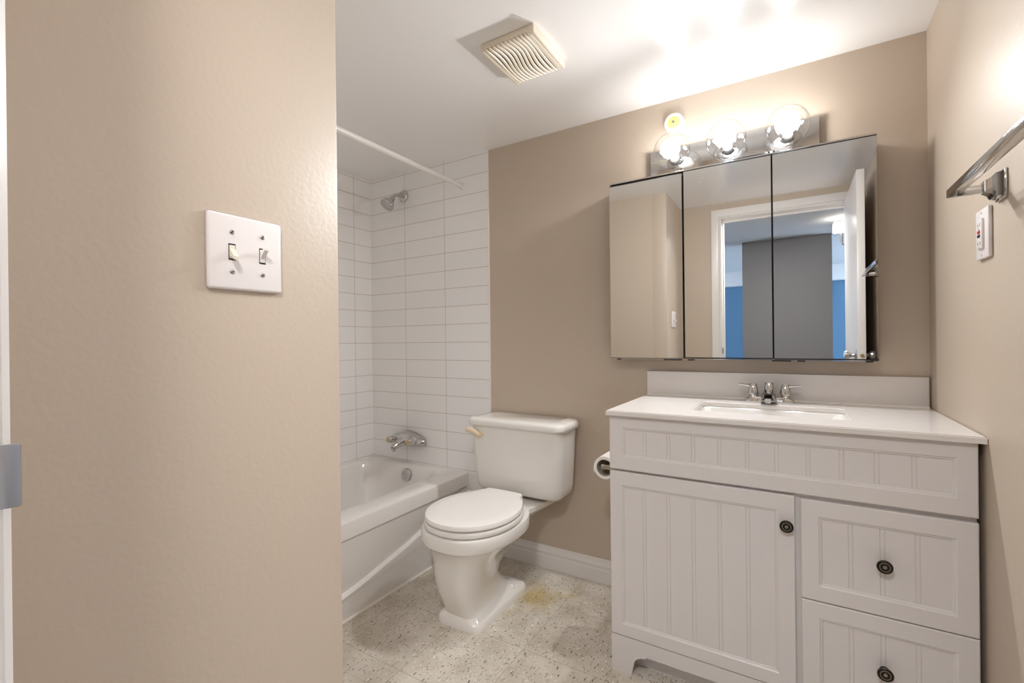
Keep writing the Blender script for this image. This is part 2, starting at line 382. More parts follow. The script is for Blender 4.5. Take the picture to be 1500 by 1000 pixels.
# side wall of the living room with a tall window opening
bm = bmn(); box(bm, HX0-.1, HX0, YL, YO, 0, .35); box(bm, HX0-.1, HX0, YL, YO, 2.0, 2.105); box(bm, HX0-.1, HX0, YL, -3.85, .35, 2.0); box(bm, HX0-.1, HX0, -1.7, YO, .35, 2.0)
struct('wall_living_side', bm, 'hallwall', label='living room side wall with the daylight window', cat='wall')
wf = bmn()
for y in (-3.85, -2.79, -1.73): box(wf, HX0-.07, HX0-.02, y, y+.03, .35, 2.0)
for z in (.35, 1.97): box(wf, HX0-.07, HX0-.02, -3.85, -1.70, z, z+.03)
w1 = struct('window_1', wf, 'white', label='white framed living room window', cat='window')
obj('window_pane', box(bmn(), HX0-.05, HX0-.046, -3.82, -1.73, .38, 1.97), 'window_glass', w1)
wf = bmn()
for y in (-3.75, -2.73, -1.71): box(wf, 1.83, 1.88, y, y+.03, .35, 2.0)
for z in (.35, 1.97): box(wf, 1.83, 1.88, -3.75, -1.68, z, z+.03)
w2 = struct('fill_window', wf, 'white', label='added white framed window lighting the right side of the living room', cat='window')  # unseen window, added to bring daylight into this side of the room
obj('window_pane', box(bmn(), 1.85, 1.854, -3.72, -1.71, .38, 1.97), 'window_glass', w2)
bm = bmn(); box(bm, 1.8, 1.9, YL, YO, 0, .35); box(bm, 1.8, 1.9, YL, YO, 2.0, 2.105); box(bm, 1.8, 1.9, YL, -3.75, .35, 2.0); box(bm, 1.8, 1.9, -1.68, YO, .35, 2.0); box(bm, HX1+.1, 1.8, -1.45, -1.35, 0, 2.105)
struct('wall_living_right', bm, 'hallwall', label='right wall of the living room', cat='wall')

# fill lamp added on the hall ceiling (out of the mirror's view) and the sconce seen in the mirror
t = thing('hall_fill_lamp', (-.15, -.21, 2.105), 'added round white fill lamp on the hall ceiling just outside the doorway', 'fill lamp')
obj('fill_lamp_base', lathe(bmn(), [(0, 0), (.13, 0), (.13, .012), (.12, .016), (0, .016)], (-.15, -.21, 2.105), (0, 0, -1)), 'white', t)
obj('dome', lathe(bmn(), [(.118, .014), (.118, .020), (.105, .032), (.08, .040), (.045, .044), (0, .045)], (-.15, -.21, 2.105), (0, 0, -1)), M['shade_lit'], t)
ld = bpy.data.lights.new('hall_fill_light', 'AREA'); ld.shape = 'DISK'; ld.size = .22; ld.energy = HALL_FILL_W; ld.color = (1, .99, .99)
lo = bpy.data.objects.new('hall_fill_light', ld); COL.objects.link(lo); lo.location = (0, 0, -.050); lo.parent = t
t = thing('wall_sconce', (HX1, -.95, 1.89), 'lit hall sconce with a square glass shade, reflected in the right mirror', 'wall lamp')
obj('backplate', box(bmn(), HX1-.02, HX1, -.99, -.91, 1.80, 1.98, .004), 'satin', t)
obj('arm', tube(bmn(), [(HX1-.02, -.95, 1.90), (.40, -.95, 1.88), (.352, -.95, 1.885), (.345, -.95, 1.91), (.345, -.95, 1.985)], .011), 'strike', t)
obj('lamp_shade', box(bmn(), .288, .392, -1.0, -.90, 1.985, 2.065, .01), M['shade_lit'], t)

# ------------------------------------------------------------ bathtub
t = thing('bathtub', ((XT-1.51)/2, 1.28, 0), 'white enamel bathtub with a curved ridge sweeping across its apron', 'bathtub')
X0, X1, Y0, Y1 = XT+.002, -1.500, YC+.002, D-.002
bm = bmn(); n = 6
def rr(x0, x1, y0, y1, r, z): return [(x, y, z) for x, y in rrect(x0, x1, y0, y1, r, 8)]
rings = [rr(X0, X1+.001, Y0, Y1, .004, .331), rr(X0, X1, Y0, Y1, .004, .385), rr(X0, X1-.003, Y0, Y1, .006, .394), rr(X0, X1-.010, Y0, Y1, .010, .3985),
         rr(X0+.02, X1-.05, Y0+.02, Y1-.02, .03, .400), rr(X0+.045, X1-.118, Y0+.08, Y1-.055, .085, .3985), rr(X0+.052, X1-.130, Y0+.09, Y1-.063, .10, .393),
         rr(X0+.058, X1-.142, Y0+.10, Y1-.070, .11, .380), rr(X0+.066, X1-.152, Y0+.13, Y1-.078, .12, .33), rr(X0+.09, X1-.175, Y0+.22, Y1-.10, .13, .17), rr(X0+.12, X1-.20, Y0+.28, Y1-.135, .13, .10), rr(X0+.16, X1-.25, Y0+.34, Y1-.19, .11, .078), rr(X0+.3, X1-.34, Y0+.6, Y1-.5, .05, .072)]
loft(bm, rings, cap=False); 
vs = [v for v in bm.verts if abs(v.co.z-.072) < 1e-5]
bm.verts.ensure_lookup_table(); bm.faces.new(bm.verts[len(bm.verts)-len(rings[-1]):])
obj('basin', bm, 'tub', t)
# apron as a height field in (y,z)
def curve_z(y):
    P = [(.575, .30), (.70, .20), (.85, .125), (1.0, .093), (1.10, .086), (1.18, .094), (1.30, .113), (1.43, .142), (1.55, .166), (1.66, .198), (1.80, .25), (1.90, .29), (1.997, .32)]
    for (a, za), (b, zb) in zip(P, P[1:]):
        if y <= b: 
            q = (y-a)/(b-a); return za+(zb-za)*q
    return P[-1][1]
bm = bmn(); ny = 72; cols = []
for i in range(ny+1):
    y = Y0+(Y1-Y0)*i/ny; c = curve_z(y); wl = .016
    crease = .117+(1.34-y)*.26
    zb_ = .076+.47*(c-.086); zs = [(-1.524, 0), (-1.5245, zb_-.004), (-1.5235, zb_), (-1.5165, c-.002), (-1.5170, c+.001), (-1.5300, c+.0095), (-1.5320, c+.0115)]
    top = .331; up = []
    for k in range(1, 9):
        z = c+.0115+(top-.003-c-.0115)*k/8; x = -1.5320+.0265*(k/8)**.9
        if y < 1.40:
            fade = min(1, max(0, (1.40-y)/.15)); x += .003*fade*max(0, min(1, (z-crease)/.006+.5))*(1-(k/8)**3)
        up.append((x, z))
    cols.append([bm.verts.new((x, y, z)) for x, z in zs+up])
for a, b in zip(cols, cols[1:]):
    for i in range(len(a)-1): bm.faces.new((a[i], a[i+1], b[i+1], b[i]))
obj('apron', bm, 'tub', t, ang=.45)
obj('caulk_line', loft(bmn(), [[(-1.524, y, 0), (-1.517, y, 0), (-1.524, y, .007)] for y in (Y0, Y1)]), 'caulk', t)
oc = Vector((-1.886, 1.9165, .348))
bm = lathe(bmn(), [(0, 0), (.036, 0), (.036, .006), (.033, .010), (.020, .012), (.018, .009), (.006, .009), (0, .010)], oc, (0, -1, .1))
for a in (0, math.pi/2, math.pi): sphere(bm, (oc.x+.024*math.cos(a), oc.y-.012, oc.z+.024*math.sin(a)), .003, u=8, v=6)
obj('overflow_plate', bm, 'satin', t, label='round chrome overflow plate')

# tub filler tap
t = thing('bath_tap', (-1.93, D-tt, .52), 'chrome two-handle bath tap on the tiles above the tub', 'tap')
yw = D-tt
bm = bmn()
body = [(-2.045, .040, .025, .527), (-2.015, .050, .031, .531), (-1.975, .066, .041, .538), (-1.928, .076, .046, .541), (-1.880, .066, .041, .538), (-1.840, .050, .031, .531), (-1.810, .040, .025, .527)]
rings = []
for x, dpt, hh, zc in [(-2.058, .02, .014, .525)]+body+[(-1.797, .02, .014, .525)]:
    rings.append([(x, yw-dpt*math.sin(math.pi*k/14), zc+hh*math.cos(math.pi*k/14)) for k in range(15)])
loft(bm, [r for r in rings], cap=True, close=True); obj('body', bm, 'chrome', t)
sp = [(-1.928, yw-.03, .532), (-1.930, yw-.07, .528), (-1.931, yw-.105, .519), (-1.932, yw-.135, .504)]
bm = tube(bmn(), catmull(sp, 5), [.030-.0009*i for i in range(16)], 18, 1.0); cyl(bm, (-1.932, yw-.130, .505), (-1.932, yw-.132, .488), .0135)
obj('spout', bm, 'chrome', t)
for x in (-2.002, -1.854):
    bm = lathe(bmn(), [(0, 0), (.026, 0), (.024, .035), (.016, .042), (.015, .048), (.020, .053), (.0205, .082), (.018, .086), (.0125, .087)], (x, yw-.012, .5375), (0, -1, .02), 24)
    hd = obj('handle', bm, 'chrome', t)
    obj('handle_cap', lathe(bmn(), [(.0135, .083), (.0135, .0885), (.010, .090), (0, .0905)], (x, yw-.012, .5375), (0, -1, .02), 24), 'gold', hd, label='faded yellow round cap')

# shower head
t = thing('wall_shower', (-1.955, D-tt, 1.960), 'round chrome shower head on the tiles near the ceiling', 'shower')
obj('flange', lathe(bmn(), [(0, 0), (.033, 0), (.033, .006), (.027, .014), (.014, .017), (0, .017)], (-1.955, yw, 1.960), (0, -1, 0)), 'chrome', t)
obj('arm', tube(bmn(), catmull([(-1.955, yw-.01, 1.960), (-1.955, yw-.045, 1.958), (-1.956, yw-.075, 1.940), (-1.957, yw-.092, 1.922)], 5), .0095), 'chrome', t)
ax = Vector((-.10, -.62, -.78)).normalized(); o = Vector((-1.957, yw-.085, 1.930))
obj('head', lathe(bmn(), [(0, 0), (.013, 0), (.016, .012), (.018, .020), (.022, .026), (.036, .045), (.041, .058), (.041, .066), (.037, .070)], o, ax), 'chrome', t)
bm = lathe(bmn(), [(.038, .068), (.036, .071), (.028, .0715), (.024, .074), (.012, .0745), (.010, .077), (0, .0775)], o, ax)
_, u, w = frame_axes(ax)
for r, k in ((.031, 18), (.019, 10)):
    for i in range(k):
        c = o+ax*.0735+(u*math.cos(2*math.pi*i/k)+w*math.sin(2*math.pi*i/k))*r; sphere(bm, c, .0018, u=6, v=4)
obj('spray_face', bm, 'satin', t)

# curtain rod
t = thing('shower_curtain_rod', (-1.518, 1.28, 1.935), 'white telescopic shower curtain rod across the tub', 'curtain rod')
obj('outer_tube', cyl(bmn(), (-1.518, YC+tt+.012, 1.937), (-1.518, 1.60, 1.936), .0135), 'white', t)
obj('inner_tube', cyl(bmn(), (-1.518, 1.60, 1.936), (-1.518, D-tt-.012, 1.935), .0115), 'white', t)
for y, s in ((D-tt, -1), (YC+tt, 1)):
    obj('end_cap', lathe(bmn(), [(0, 0), (.017, 0), (.017, .008), (.015, .022), (.013, .024)], (-1.518, y, 1.935), (0, s, 0)), 'white', t)

# ------------------------------------------------------------ toilet
XTc = -1.105
t = thing('toilet', (XTc, 1.60, 0), 'white two-piece toilet with closed lid, standing beside the bathtub', 'toilet')
half = [(0, -.205), (.06, -.195), (.115, -.163), (.158, -.110), (.182, -.045), (.187, .02), (.178, .085), (.152, .145), (.118, .188), (.100, .212), (.094, .235)]
def seat_outline(s, z, yc=1.50, back=None, inner=1.0):
    h = catmull([(a, b, 0) for a, b in half], 4)
    pts = [(q.x*s, q.y*(s if q.y < .15 else 1.0)) for q in h]
    full = pts + [(-x, y) for x, y in reversed(pts)][:-1]
    return [(XTc-.006+x, yc+y, z) for x, y in full]
def sup(yf, yb, w, z, e=2.6, n=48, xo=0., taper=0.):
    out = []; cy = (yf+yb)/2; ry = (yb-yf)/2
    for i in range(n):
        a = 2*math.pi*i/n; c, s = math.cos(a), math.sin(a)
        x = w*math.copysign(abs(c)**(2/e), c); y = ry*math.copysign(abs(s)**(2/e), s)
        out.append((XTc+xo+x*(1+taper*y/ry), cy+y, z))
    return out
xb = -.016
secs = [(1.388, 1.785, .106, 0, 7, xb, 0), (1.388, 1.785, .106, .022, 7, xb, 0), (1.393, 1.778, .101, .032, 6, xb, 0), (1.398, 1.745, .084, .043, 4.5, xb, 0), (1.388, 1.70, .076, .062, 3.8, xb-.003, -.05), (1.372, 1.665, .076, .10, 3.6, xb-.005, -.14),
        (1.358, 1.645, .080, .14, 3.5, xb-.006, -.22), (1.349, 1.665, .087, .18, 3.4, xb-.006, -.20), (1.342, 1.71, .098, .22, 3.3, xb-.004, -.12), (1.336, 1.74, .116, .26, 3.1, -.012, -.05), (1.325, 1.755, .141, .29, 2.8, -.009, 0), (1.312, 1.76, .163, .314, 2.5, -.006, 0), (1.303, 1.76, .174, .326, 2.35, -.006, 0),
        (1.298, 1.765, .178, .3295, 2.35, -.006, 0), (1.291, 1.770, .187, .333, 2.35, -.006, 0), (1.289, 1.770, .190, .340, 2.35, -.006, 0), (1.288, 1.770, .190, .373, 2.35, -.006, 0), (1.291, 1.768, .187, .380, 2.35, -.006, 0), (1.31, 1.75, .17, .383, 2.35, -.006, 0)]
bm = loft(bmn(), [sup(a, b, w, z, e, 56, xo, tp) for a, b, w, z, e, xo, tp in secs])
# rear shelf the tank stands on, and the trapway behind
loft(bm, [[(XTc+x, y, z) for x, y in [(-a, y0), (a, y0), (b, 1.96), (-b, 1.96)]] for a, b, y0, z in ((.04, .04, 1.69, .285), (.10, .13, 1.66, .335), (.11, .155, 1.66, .352), (.11, .155, 1.66, .372))])
obj('bowl', bm, 'porc', t, ang=.75)
obj('seat', loft(bmn(), [seat_outline(s, z) for s, z in ((.960, .3865), (.990, .3875), (1.0, .392), (1.0, .400), (.990, .405), (.96, .406))]), 'seat', t)
obj('lid', loft(bmn(), [seat_outline(s, z) for s, z in ((.94, .4105), (.972, .4115), (.988, .416), (.986, .423), (.970, .4295), (.93, .4325), (.7, .434), (.3, .4345))]), 'seat', t)
for x in (-.07, .07): obj('lid_hinge', box(bmn(), XTc-.006+x-.018, XTc-.006+x+.018, 1.722, 1.752, .386, .412, .005), 'seat', t)
# tank, tapered, with soft corners
def trect(x0, x1, y0, y1, r, z): return [(x, y, z) for x, y in rrect(x0, x1, y0, y1, r, 8)]
TX = -1.097
ts = []
for k, (z, w, yf) in enumerate([(.382, .170, 1.86), (.385, .190, 1.835), (.395, .210, 1.812), (.41, .220, 1.800), (.44, .226, 1.795), (.60, .236, 1.787), (.705, .241, 1.783)]):
    ts.append(trect(TX-w, TX+w, yf, 1.978, .040, z))
obj('tank', loft(bmn(), ts), 'porc', t)
ls = [trect(TX-w, TX+w, yf, 1.985, r, z) for w, yf, r, z in ((.240, 1.784, .04, .700), (.252, 1.772, .045, .703), (.256, 1.767, .048, .710), (.256, 1.767, .048, .724), (.252, 1.771, .046, .732), (.243, 1.780, .04, .737), (.20, 1.82, .03, .7385))]
obj('tank_lid', loft(bmn(), ls), 'porc', t)
bm = lathe(bmn(), [(0, 0), (.016, 0), (.017, .006), (.015, .012), (.008, .016), (0, .017)], (-1.276, 1.786, .660), (0, -1, 0), 24)
tube(bm, catmull([(-1.270, 1.770, .658), (-1.283, 1.766, .667), (-1.303, 1.764, .676), (-1.325, 1.764, .680), (-1.345, 1.768, .680)], 4), [.010+.0035*math.sin(i/16*2.6) for i in range(17)], 14, .75)
obj('flush_lever', bm, 'cream', t, label='cream flush lever')
for x in (.073, -.073):
    obj('bolt_cap', sphere(bmn(), (XTc+xb+x, 1.685, .040), .0135, sz=1.1), 'porc', t)

# toilet paper on its holder, fixed to the vanity's side
t = thing('toilet_paper_holder', (-.531, 1.66, .64), 'chrome toilet paper holder fixed to the left side of the vanity', 'paper holder')
for y in (1.596, 1.722):
    bm = lathe(bmn(), [(0, 0), (.014, 0), (.014, .004), (.008, .007), (0, .007)], (-.531, y, .642), (-1, 0, 0), 20); box(bm, -.602, -.533, y-.004, y+.004, .634, .650, .002)
    obj('bracket_arm', bm, 'chrome', t)
obj('roller', cyl(bmn(), (-.595, 1.598, .642), (-.595, 1.720, .642), .009), 'chrome', t)
t = thing('toilet_paper_roll', (-.595, 1.66, .637), 'nearly used up white toilet paper roll on the chrome holder by the vanity', 'toilet paper')
bm = bmn(); ro, ri = .041, .031; c = (-.595, .634)
lathe(bm, [(ri, 0), (ro, 0), (ro+.0005, .001), (ro+.0005, .100), (ro, .101), (ri, .101), (ri, 0)], (c[0], 1.608, c[1]), (0, 1, 0), 40)
obj('paper', bm, 'paper', t)
obj('tube_core', lathe(bmn(), [(ri-.0015, .0), (ri, 0), (ri, .101), (ri-.0015, .101), (ri-.0015, 0)], (c[0], 1.608, c[1]), (0, 1, 0), 32), mat('cardboard', srgb(190, 178, 160), .9), t)
obj('loose_sheet', box(bmn(), c[0]-ro-.0015, c[0]-ro, 1.609, 1.708, c[1]-.022, c[1]), 'paper', t)

# ------------------------------------------------------------ vanity cabinet
yf = 1.487; VX0, VX1 = -.532, .365; CT = .851
t = thing('vanity_cabinet', ((VX0+VX1)/2, 1.74, 0), 'white vanity cabinet with beadboard door and drawers and dark knobs', 'vanity')
bm = bmn()
box(bm, VX0, VX0+.016, yf+.018, D-.02, .0, CT); box(bm, VX1-.016, VX1, yf+.018, D-.02, 0, CT)      # sides
box(bm, VX0+.016, VX1-.016, yf+.018, yf+.036, .118, CT); box(bm, VX0+.016, VX1-.016, yf+.036, D-.02, .118, .134)
box(bm, VX0+.016, VX1-.016, D-.026, D-.02, .134, CT)
obj('carcass', bm, 'cab', t)
obj('toe_kick', box(bmn(), VX0+.016, VX1-.016, 1.548, 1.560, 0, .118), 'cab', t)
# bottom rail with arched feet
def foot_poly():
    p = [(VX0, 0), (-.466, 0)]
    for k in range(9):
        a = math.radians(180-90*k/8); p.append((-.419+.040*math.cos(a), .034+.034*math.sin(a)+.0))
    p += [(-.419, .074)]
    q = [((VX0+VX1)-x, z) for x, z in reversed(p)]
    return p+q+[(VX1, .1195), (VX0, .1195)]
bm = prism(bmn(), foot_poly(), 1, yf, yf+.018)
obj('base_rail', bm, 'cab', t, ang=.4)
def front(name, x0, x1, z0, z1, ix0, ix1, iz0, iz1, grooves):
    bm = bmn(); y = yf; b = .0022
    def rect(a0, a1, c0, c1, yy): return [(a0, yy, c0), (a1, yy, c0), (a1, yy, c1), (a0, yy, c1)]
    s = .0035; dp = .007
    rings = [rect(x0, x1, z0, z1, y+.0175), rect(x0, x1, z0, z1, y+b), rect(x0+b, x1-b, z0+b, z1-b, y), rect(ix0, ix1, iz0, iz1, y),
             rect(ix0+s, ix1-s, iz0+s, iz1-s, y+.003), rect(ix0+s+.002, ix1-s-.002, iz0+s+.002, iz1-s-.002, y+.003), rect(ix0+s*2.4, ix1-s*2.4, iz0+s*2.4, iz1-s*2.4, y+dp)]
    loft(bm, rings, cap=False)
    a0, a1, c0, c1 = ix0+s*2.4, ix1-s*2.4, iz0+s*2.4, iz1-s*2.4
    prof = [(a0, dp)]
    for g in grooves:
        for o in (-.0045, .0045): prof += [(g+o-.0013, dp), (g+o, dp+.0016), (g+o+.0013, dp)]
    prof.append((a1, dp))
    lo_ = [bm.verts.new((x, y+d, c0)) for x, d in prof]; hi = [bm.verts.new((x, y+d, c1)) for x, d in prof]
    for i in range(len(prof)-1): bm.faces.new((lo_[i], lo_[i+1], hi[i+1], hi[i]))
    return obj(name, bm, 'cab', t, ang=.25)
front('false_drawer_front', VX0, VX1, .6715, .8495, -.489, .328, .713, .811, [-.416, -.342, -.268, -.194, -.120, -.046, .029, .103, .177, .251])
dr = front('door', VX0, -.0035, .1215, .6635, -.494, -.044, .160, .620, [-.419, -.344, -.269, -.195, -.120])
d1 = front('drawer', .0105, VX1, .3895, .6595, .051, .327, .430, .618, [.121, .187, .256])
d2 = front('drawer', .0105, VX1, .1215, .3865, .051, .327, .162, .345, [.121, .187, .256])
for par, x, z in ((dr, -.023, .583), (d1, .188, .524), (d2, .187, .254)):
    k = obj('knob', lathe(bmn(), [(0, 0), (.010, 0), (.007, .004), (.006, .010), (.010, .014), (.0165, .017), (.0170, .020), (.0150, .0215), (.0120, .0205), (.0105, .0222), (.0065, .0222), (.0055, .021), (0, .021)], (x, yf, z), (0, -1, 0), 28), 'bronze', par, label='dark bronze ringed knob')
for par, x, z in ((dr, -.023, .583), (d1, .188, .524), (d2, .187, .254)):
    bm = lathe(bmn(), [(.0118, .0205), (.0112, .0226), (.0100, .0226), (.0094, .0215)], (x, yf, z), (0, -1, 0), 28)
    lathe(bm, [(.0048, .0205), (.004, .0222), (0, .0225)], (x, yf, z), (0, -1, 0), 20)
    obj('knob_ring', bm, 'ringm', par, label='worn lighter rings on the knob')

# countertop with backsplash; undermount sink
t = thing('countertop', (-.08, 1.73, CT), 'white vanity countertop with a low backsplash, running to the right wall', 'countertop')
CX0, CX1, CY0, ZT = -.538, .3755, 1.469, .867
SX0, SX1, SY0, SY1 = -.292, .135, 1.600, 1.855
bm = bmn(); k = 6; r = .018
def slab_with_hole(bm):
    outer = [(CX0, CY0), (CX1, CY0), (CX1, D), (CX0, D)]; hole = rrect(SX0, SX1, SY0, SY1, r, k)
    rings = []
    for z in (ZT, CT):
        ov = [bm.verts.new((x, y, z)) for x, y in outer]; hv = [bm.verts.new((x, y, z)) for x, y in hole]
        rings.append((ov, hv))
        m_ = k+1
        # hole order: corners (x1,y1),(x0,y1),(x0,y0),(x1,y0); match to outer corners
        order = [2, 3, 0, 1]
        for c in range(4):
            arc = hv[c*m_:(c+1)*m_]; nxt = hv[((c+1) % 4)*m_]
            for i in range(m_-1): bm.faces.new((ov[order[c]], arc[i], arc[i+1]))
            bm.faces.new((ov[order[c]], arc[-1], nxt, ov[order[(c+1) % 4]]))
    (o1, h1), (o2, h2) = rings
    for A, B in ((o1, o2), (h1, h2)):
        for i in range(len(A)): bm.faces.new((A[i], A[(i+1) % len(A)], B[(i+1) % len(A)], B[i]))
slab_with_hole(bm)
bmesh.ops.recalc_face_normals(bm, faces=bm.faces[:])
es = [e for e in bm.edges if all(abs(v.co.z-ZT) < 1e-6 for v in e.verts) and len(e.link_faces) == 2 and e.calc_face_angle(0) > 1]
bmesh.ops.bevel(bm, geom=es, offset=.003, segments=3, affect='EDGES')
obj('slab', bm, 'counter', t)
obj('backsplash', box(bmn(), CX0+.001, CX1-.004, D-.020, D-.0005, ZT+.0005, .967, .0018), 'counter', t)
obj('caulk_line', loft(bmn(), [[(x, D-.020, ZT), (x, D-.026, ZT), (x, D-.020, ZT+.005)] for x in (CX0+.002, CX1-.004)]), 'caulk', t)
sk = thing('sink', ((SX0+SX1)/2, (SY0+SY1)/2, .72), 'rectangular white undermount sink let into the vanity countertop', 'sink')
e_ = .004
bm = loft(bmn(), [rr(SX0-e_, SX1+e_, SY0-e_, SY1+e_, .02, .8505), rr(SX0-e_+.004, SX1+e_-.004, SY0+.001, SY1-.001, .02, .846), rr(SX0+.006, SX1-.006, SY0+.006, SY1-.006, .03, .82),
                 rr(SX0+.02, SX1-.02, SY0+.02, SY1-.02, .04, .745), rr(SX0+.04, SX1-.04, SY0+.04, SY1-.04, .05, .728), rr(SX0+.15, SX1-.15, SY0+.1, SY1-.1, .02, .722)], cap=False)
bm.verts.ensure_lookup_table(); bm.faces.new(bm.verts[len(bm.verts)-36:])
obj('basin', bm, 'basin', sk)
obj('drain', lathe(bmn(), [(0, .003), (.012, .003), (.014, .001), (.022, .002), (.023, 0)], (-.0785, 1.7275, .7225), (0, 0, 1), 24), 'chrome', sk)

# basin tap
fx, fy = -.080, 1.915
t = thing('basin_tap', (fx, fy, ZT), 'chrome centerset basin tap with two lever handles behind the sink', 'tap')
def ell(cx, cy, a, b, z, e=2.6, n=40):
    return [(cx+a*math.copysign(abs(math.cos(q))**(2/e), math.cos(q)), cy+b*math.copysign(abs(math.sin(q))**(2/e), math.sin(q)), z) for q in [2*math.pi*i/n for i in range(n)]]
obj('base', loft(bmn(), [ell(fx, fy, a, b, z) for a, b, z in ((.080, .028, ZT), (.081, .029, ZT+.004), (.078, .027, ZT+.014), (.066, .022, ZT+.021), (.03, .01, ZT+.022))]), 'chrome', t)
# spout: broad sloping body towards the sink
sec = []
for (y, wb, wt, z0, z1) in ((fy+.020, .022, .0150, ZT+.012, ZT+.048), (fy+.008, .026, .0170, ZT+.006, ZT+.051), (fy-.010, .0265, .0175, ZT+.004, ZT+.050), (fy-.040, .026, .0175, ZT+.006, ZT+.043), (fy-.075, .024, .0165, ZT+.010, ZT+.032), (fy-.098, .021, .0145, ZT+.014, ZT+.025), (fy-.104, .017, .011, ZT+.016, ZT+.021)):
    sec.append([(fx-wb, y, z0), (fx+wb, y, z0), (fx+(wb+wt)/2+.001, y, (z0+z1)/2), (fx+wt, y, z1-.004), (fx+wt-.004, y, z1), (fx-wt+.004, y, z1), (fx-wt, y, z1-.004), (fx-(wb+wt)/2-.001, y, (z0+z1)/2)])
bm = loft(bmn(), sec)
cyl(bm, (fx, fy-.088, ZT+.016), (fx, fy-.088, ZT+.008), .009, 16)
obj('spout', bm, 'chrome', t)
obj('spout_cap', lathe(bmn(), [(.0155, .046), (.0165, .052), (.0150, .056), (.0150, .068), (.012, .0725), (0, .0735)], (fx, fy, ZT), (0, 0, 1), 28), 'chrome', t)
for s in (-1, 1):
    hx = fx+s*.0515
    hd = obj('handle', lathe(bmn(), [(0, .018), (.016, .018), (.014, .024), (.013, .027), (.0185, .029), (.0190, .033), (.0160, .050), (.0130, .064), (.011, .067), (0, .068)], (hx, fy, ZT), (0, 0, 1), 28), 'chrome', t)
    bm = tube(bmn(), [(hx+s*.008, fy-.002, ZT+.058), (hx+s*.020, fy-.003, ZT+.060), (hx+s*.034, fy-.004, ZT+.062), (hx+s*.048, fy-.005, ZT+.063)], [.0060, .0052, .0046, .0040], 12, 1.3)
    obj('lever', bm, 'chrome', hd)

# ------------------------------------------------------------ mirror cabinet
ym = 1.902; MX0, MX1, MZ0, MZ1 = -.669, .2345, 1.0225, 1.7625
t = thing('mirror_cabinet', ((MX0+MX1)/2, D, MZ0), 'wall cabinet with three frameless mirror doors above the vanity', 'mirror cabinet')
obj('cabinet_body', box(bmn(), MX0+.002, MX1-.002, ym+.010, D, MZ0+.003, MZ1-.002), 'dark', t)
for i, (a, b, z0, z1) in enumerate(((MX0, -.3730, MZ0+.001, MZ1-.0085), (-.3665, -.0665, MZ0+.002, MZ1-.003), (-.0620, MX1, MZ0+.001, MZ1-.003))):
    dk = obj('mirror_door', box(bmn(), a, b, ym+.0006, ym+.009, z0, z1), 'dark', t, label='dark backing edge of the mirror door')
    obj('mirror_glass', box(bmn(), a+.0006, b-.0006, ym-.001, ym+.0006, z0+(.002 if i == 0 else .0045), z1-.0035), 'mirror', dk, label='mirror glass')
bm = box(bmn(), MX0, MX1, ym+.001, ym+.012, MZ1-.002, MZ1+.0035, .0005); obj('top_rail', bm, 'chrome', t)
bm = box(bmn(), MX0, MX1, ym+.004, ym+.012, MZ0-.002, MZ0+.001); obj('bottom_rail', bm, 'chrome', t)
for x, w in ((-.635, .008), (-.415, .035), (-.345, .012), (-.040, .030), (.02, .012), (.21, .01)):
    obj('hinge_clip', box(bmn(), x-w, x+w, ym, ym+.010, MZ0-.006, MZ0-.001, .0008), 'dark', t)
for x in (-.073, -.057, -.375):
    obj('pivot', cyl(bmn(), (x, ym+.006, MZ1+.001), (x, ym+.006, MZ1+.010), .004, 12), 'bronze', t)

# ------------------------------------------------------------ vanity light bar, bulbs
t = thing('vanity_light_bar', (-.214, D, 1.83), 'polished chrome light bar on the wall above the mirror cabinet', 'light fixture')
obj('backplate', box(bmn(), -.511, .083, D-.026, D-.0005, 1.775, 1.889, .002), 'chrome', t)
BX = (-.408, -.212, -.014); BZ, BY = 1.846, D-.105
for x in BX:
    obj('socket', lathe(bmn(), [(0, 0), (.026, 0), (.026, .004), (.022, .008), (.020, .030), (.017, .031), (0, .031)], (x, D-.026, BZ-.008), (0, -1, .05)), 'chrome', t)
def bulb(x):
    b = thing('globe_bulb', (x, BY, BZ), 'x', 'light bulb', 'globe bulbs on the light bar')
    bm = sphere(bmn(), (x, BY, BZ), .069, u=40, v=28)
    obj('glass_globe', bm, 'globe', b)
    obj('screw_base', lathe(bmn(), [(0, 0), (.012, 0), (.013, .006), (.013, .016), (.016, .018)], (x, BY+.078, BZ-.006), (0, -1, .02), 20), 'plate', b)
    obj('lit_core', lathe(bmn(), [(.010, -.060), (.012, -.045), (.019, -.026), (.025, -.013), (.028, 0), (.0255, .0115), (.0195, .020), (.0105, .026), (0, .028)], (x, BY, BZ), (0, -1, 0), 32), 'core_warm', b)
    return b
b0 = bulb(BX[0]); bulbs = [b0]
for x in BX[1:]:
    r_ = b0.copy(); COL.objects.link(r_); r_.location = (x, BY, BZ)
    for ch in list(b0.children):
        c_ = ch.copy(); COL.objects.link(c_); c_.parent = r_
        if c_.name.startswith('lit_core') and x == BX[1]:
            c_.data = c_.data.copy(); c_.data.materials[0] = M['core_cool']
    bulbs.append(r_)
for b, pw_, yw_, l_, c in zip(bulbs, BULB_W, (-20, -8, -14), ('lit clear globe bulb at the left end of the chrome bar, warm', 'lit clear globe bulb in the middle of the chrome bar, bluish white', 'lit clear globe bulb at the right end of the chrome bar, warm'), (WARM, COOL, WARM)):
    b['label'] = l_
    ld = bpy.data.lights.new('bulb_light', 'SPOT'); ld.shadow_soft_size = .017; ld.spot_size = math.pi; ld.spot_blend = 1.0; ld.energy = pw_*4.4; ld.color = c[:3]
    lo = bpy.data.objects.new('bulb_light', ld); COL.objects.link(lo); lo.parent = b; lo.location = (0, -.034, 0); lo.rotation_euler = (math.radians(50), 0, math.radians(180+yw_))

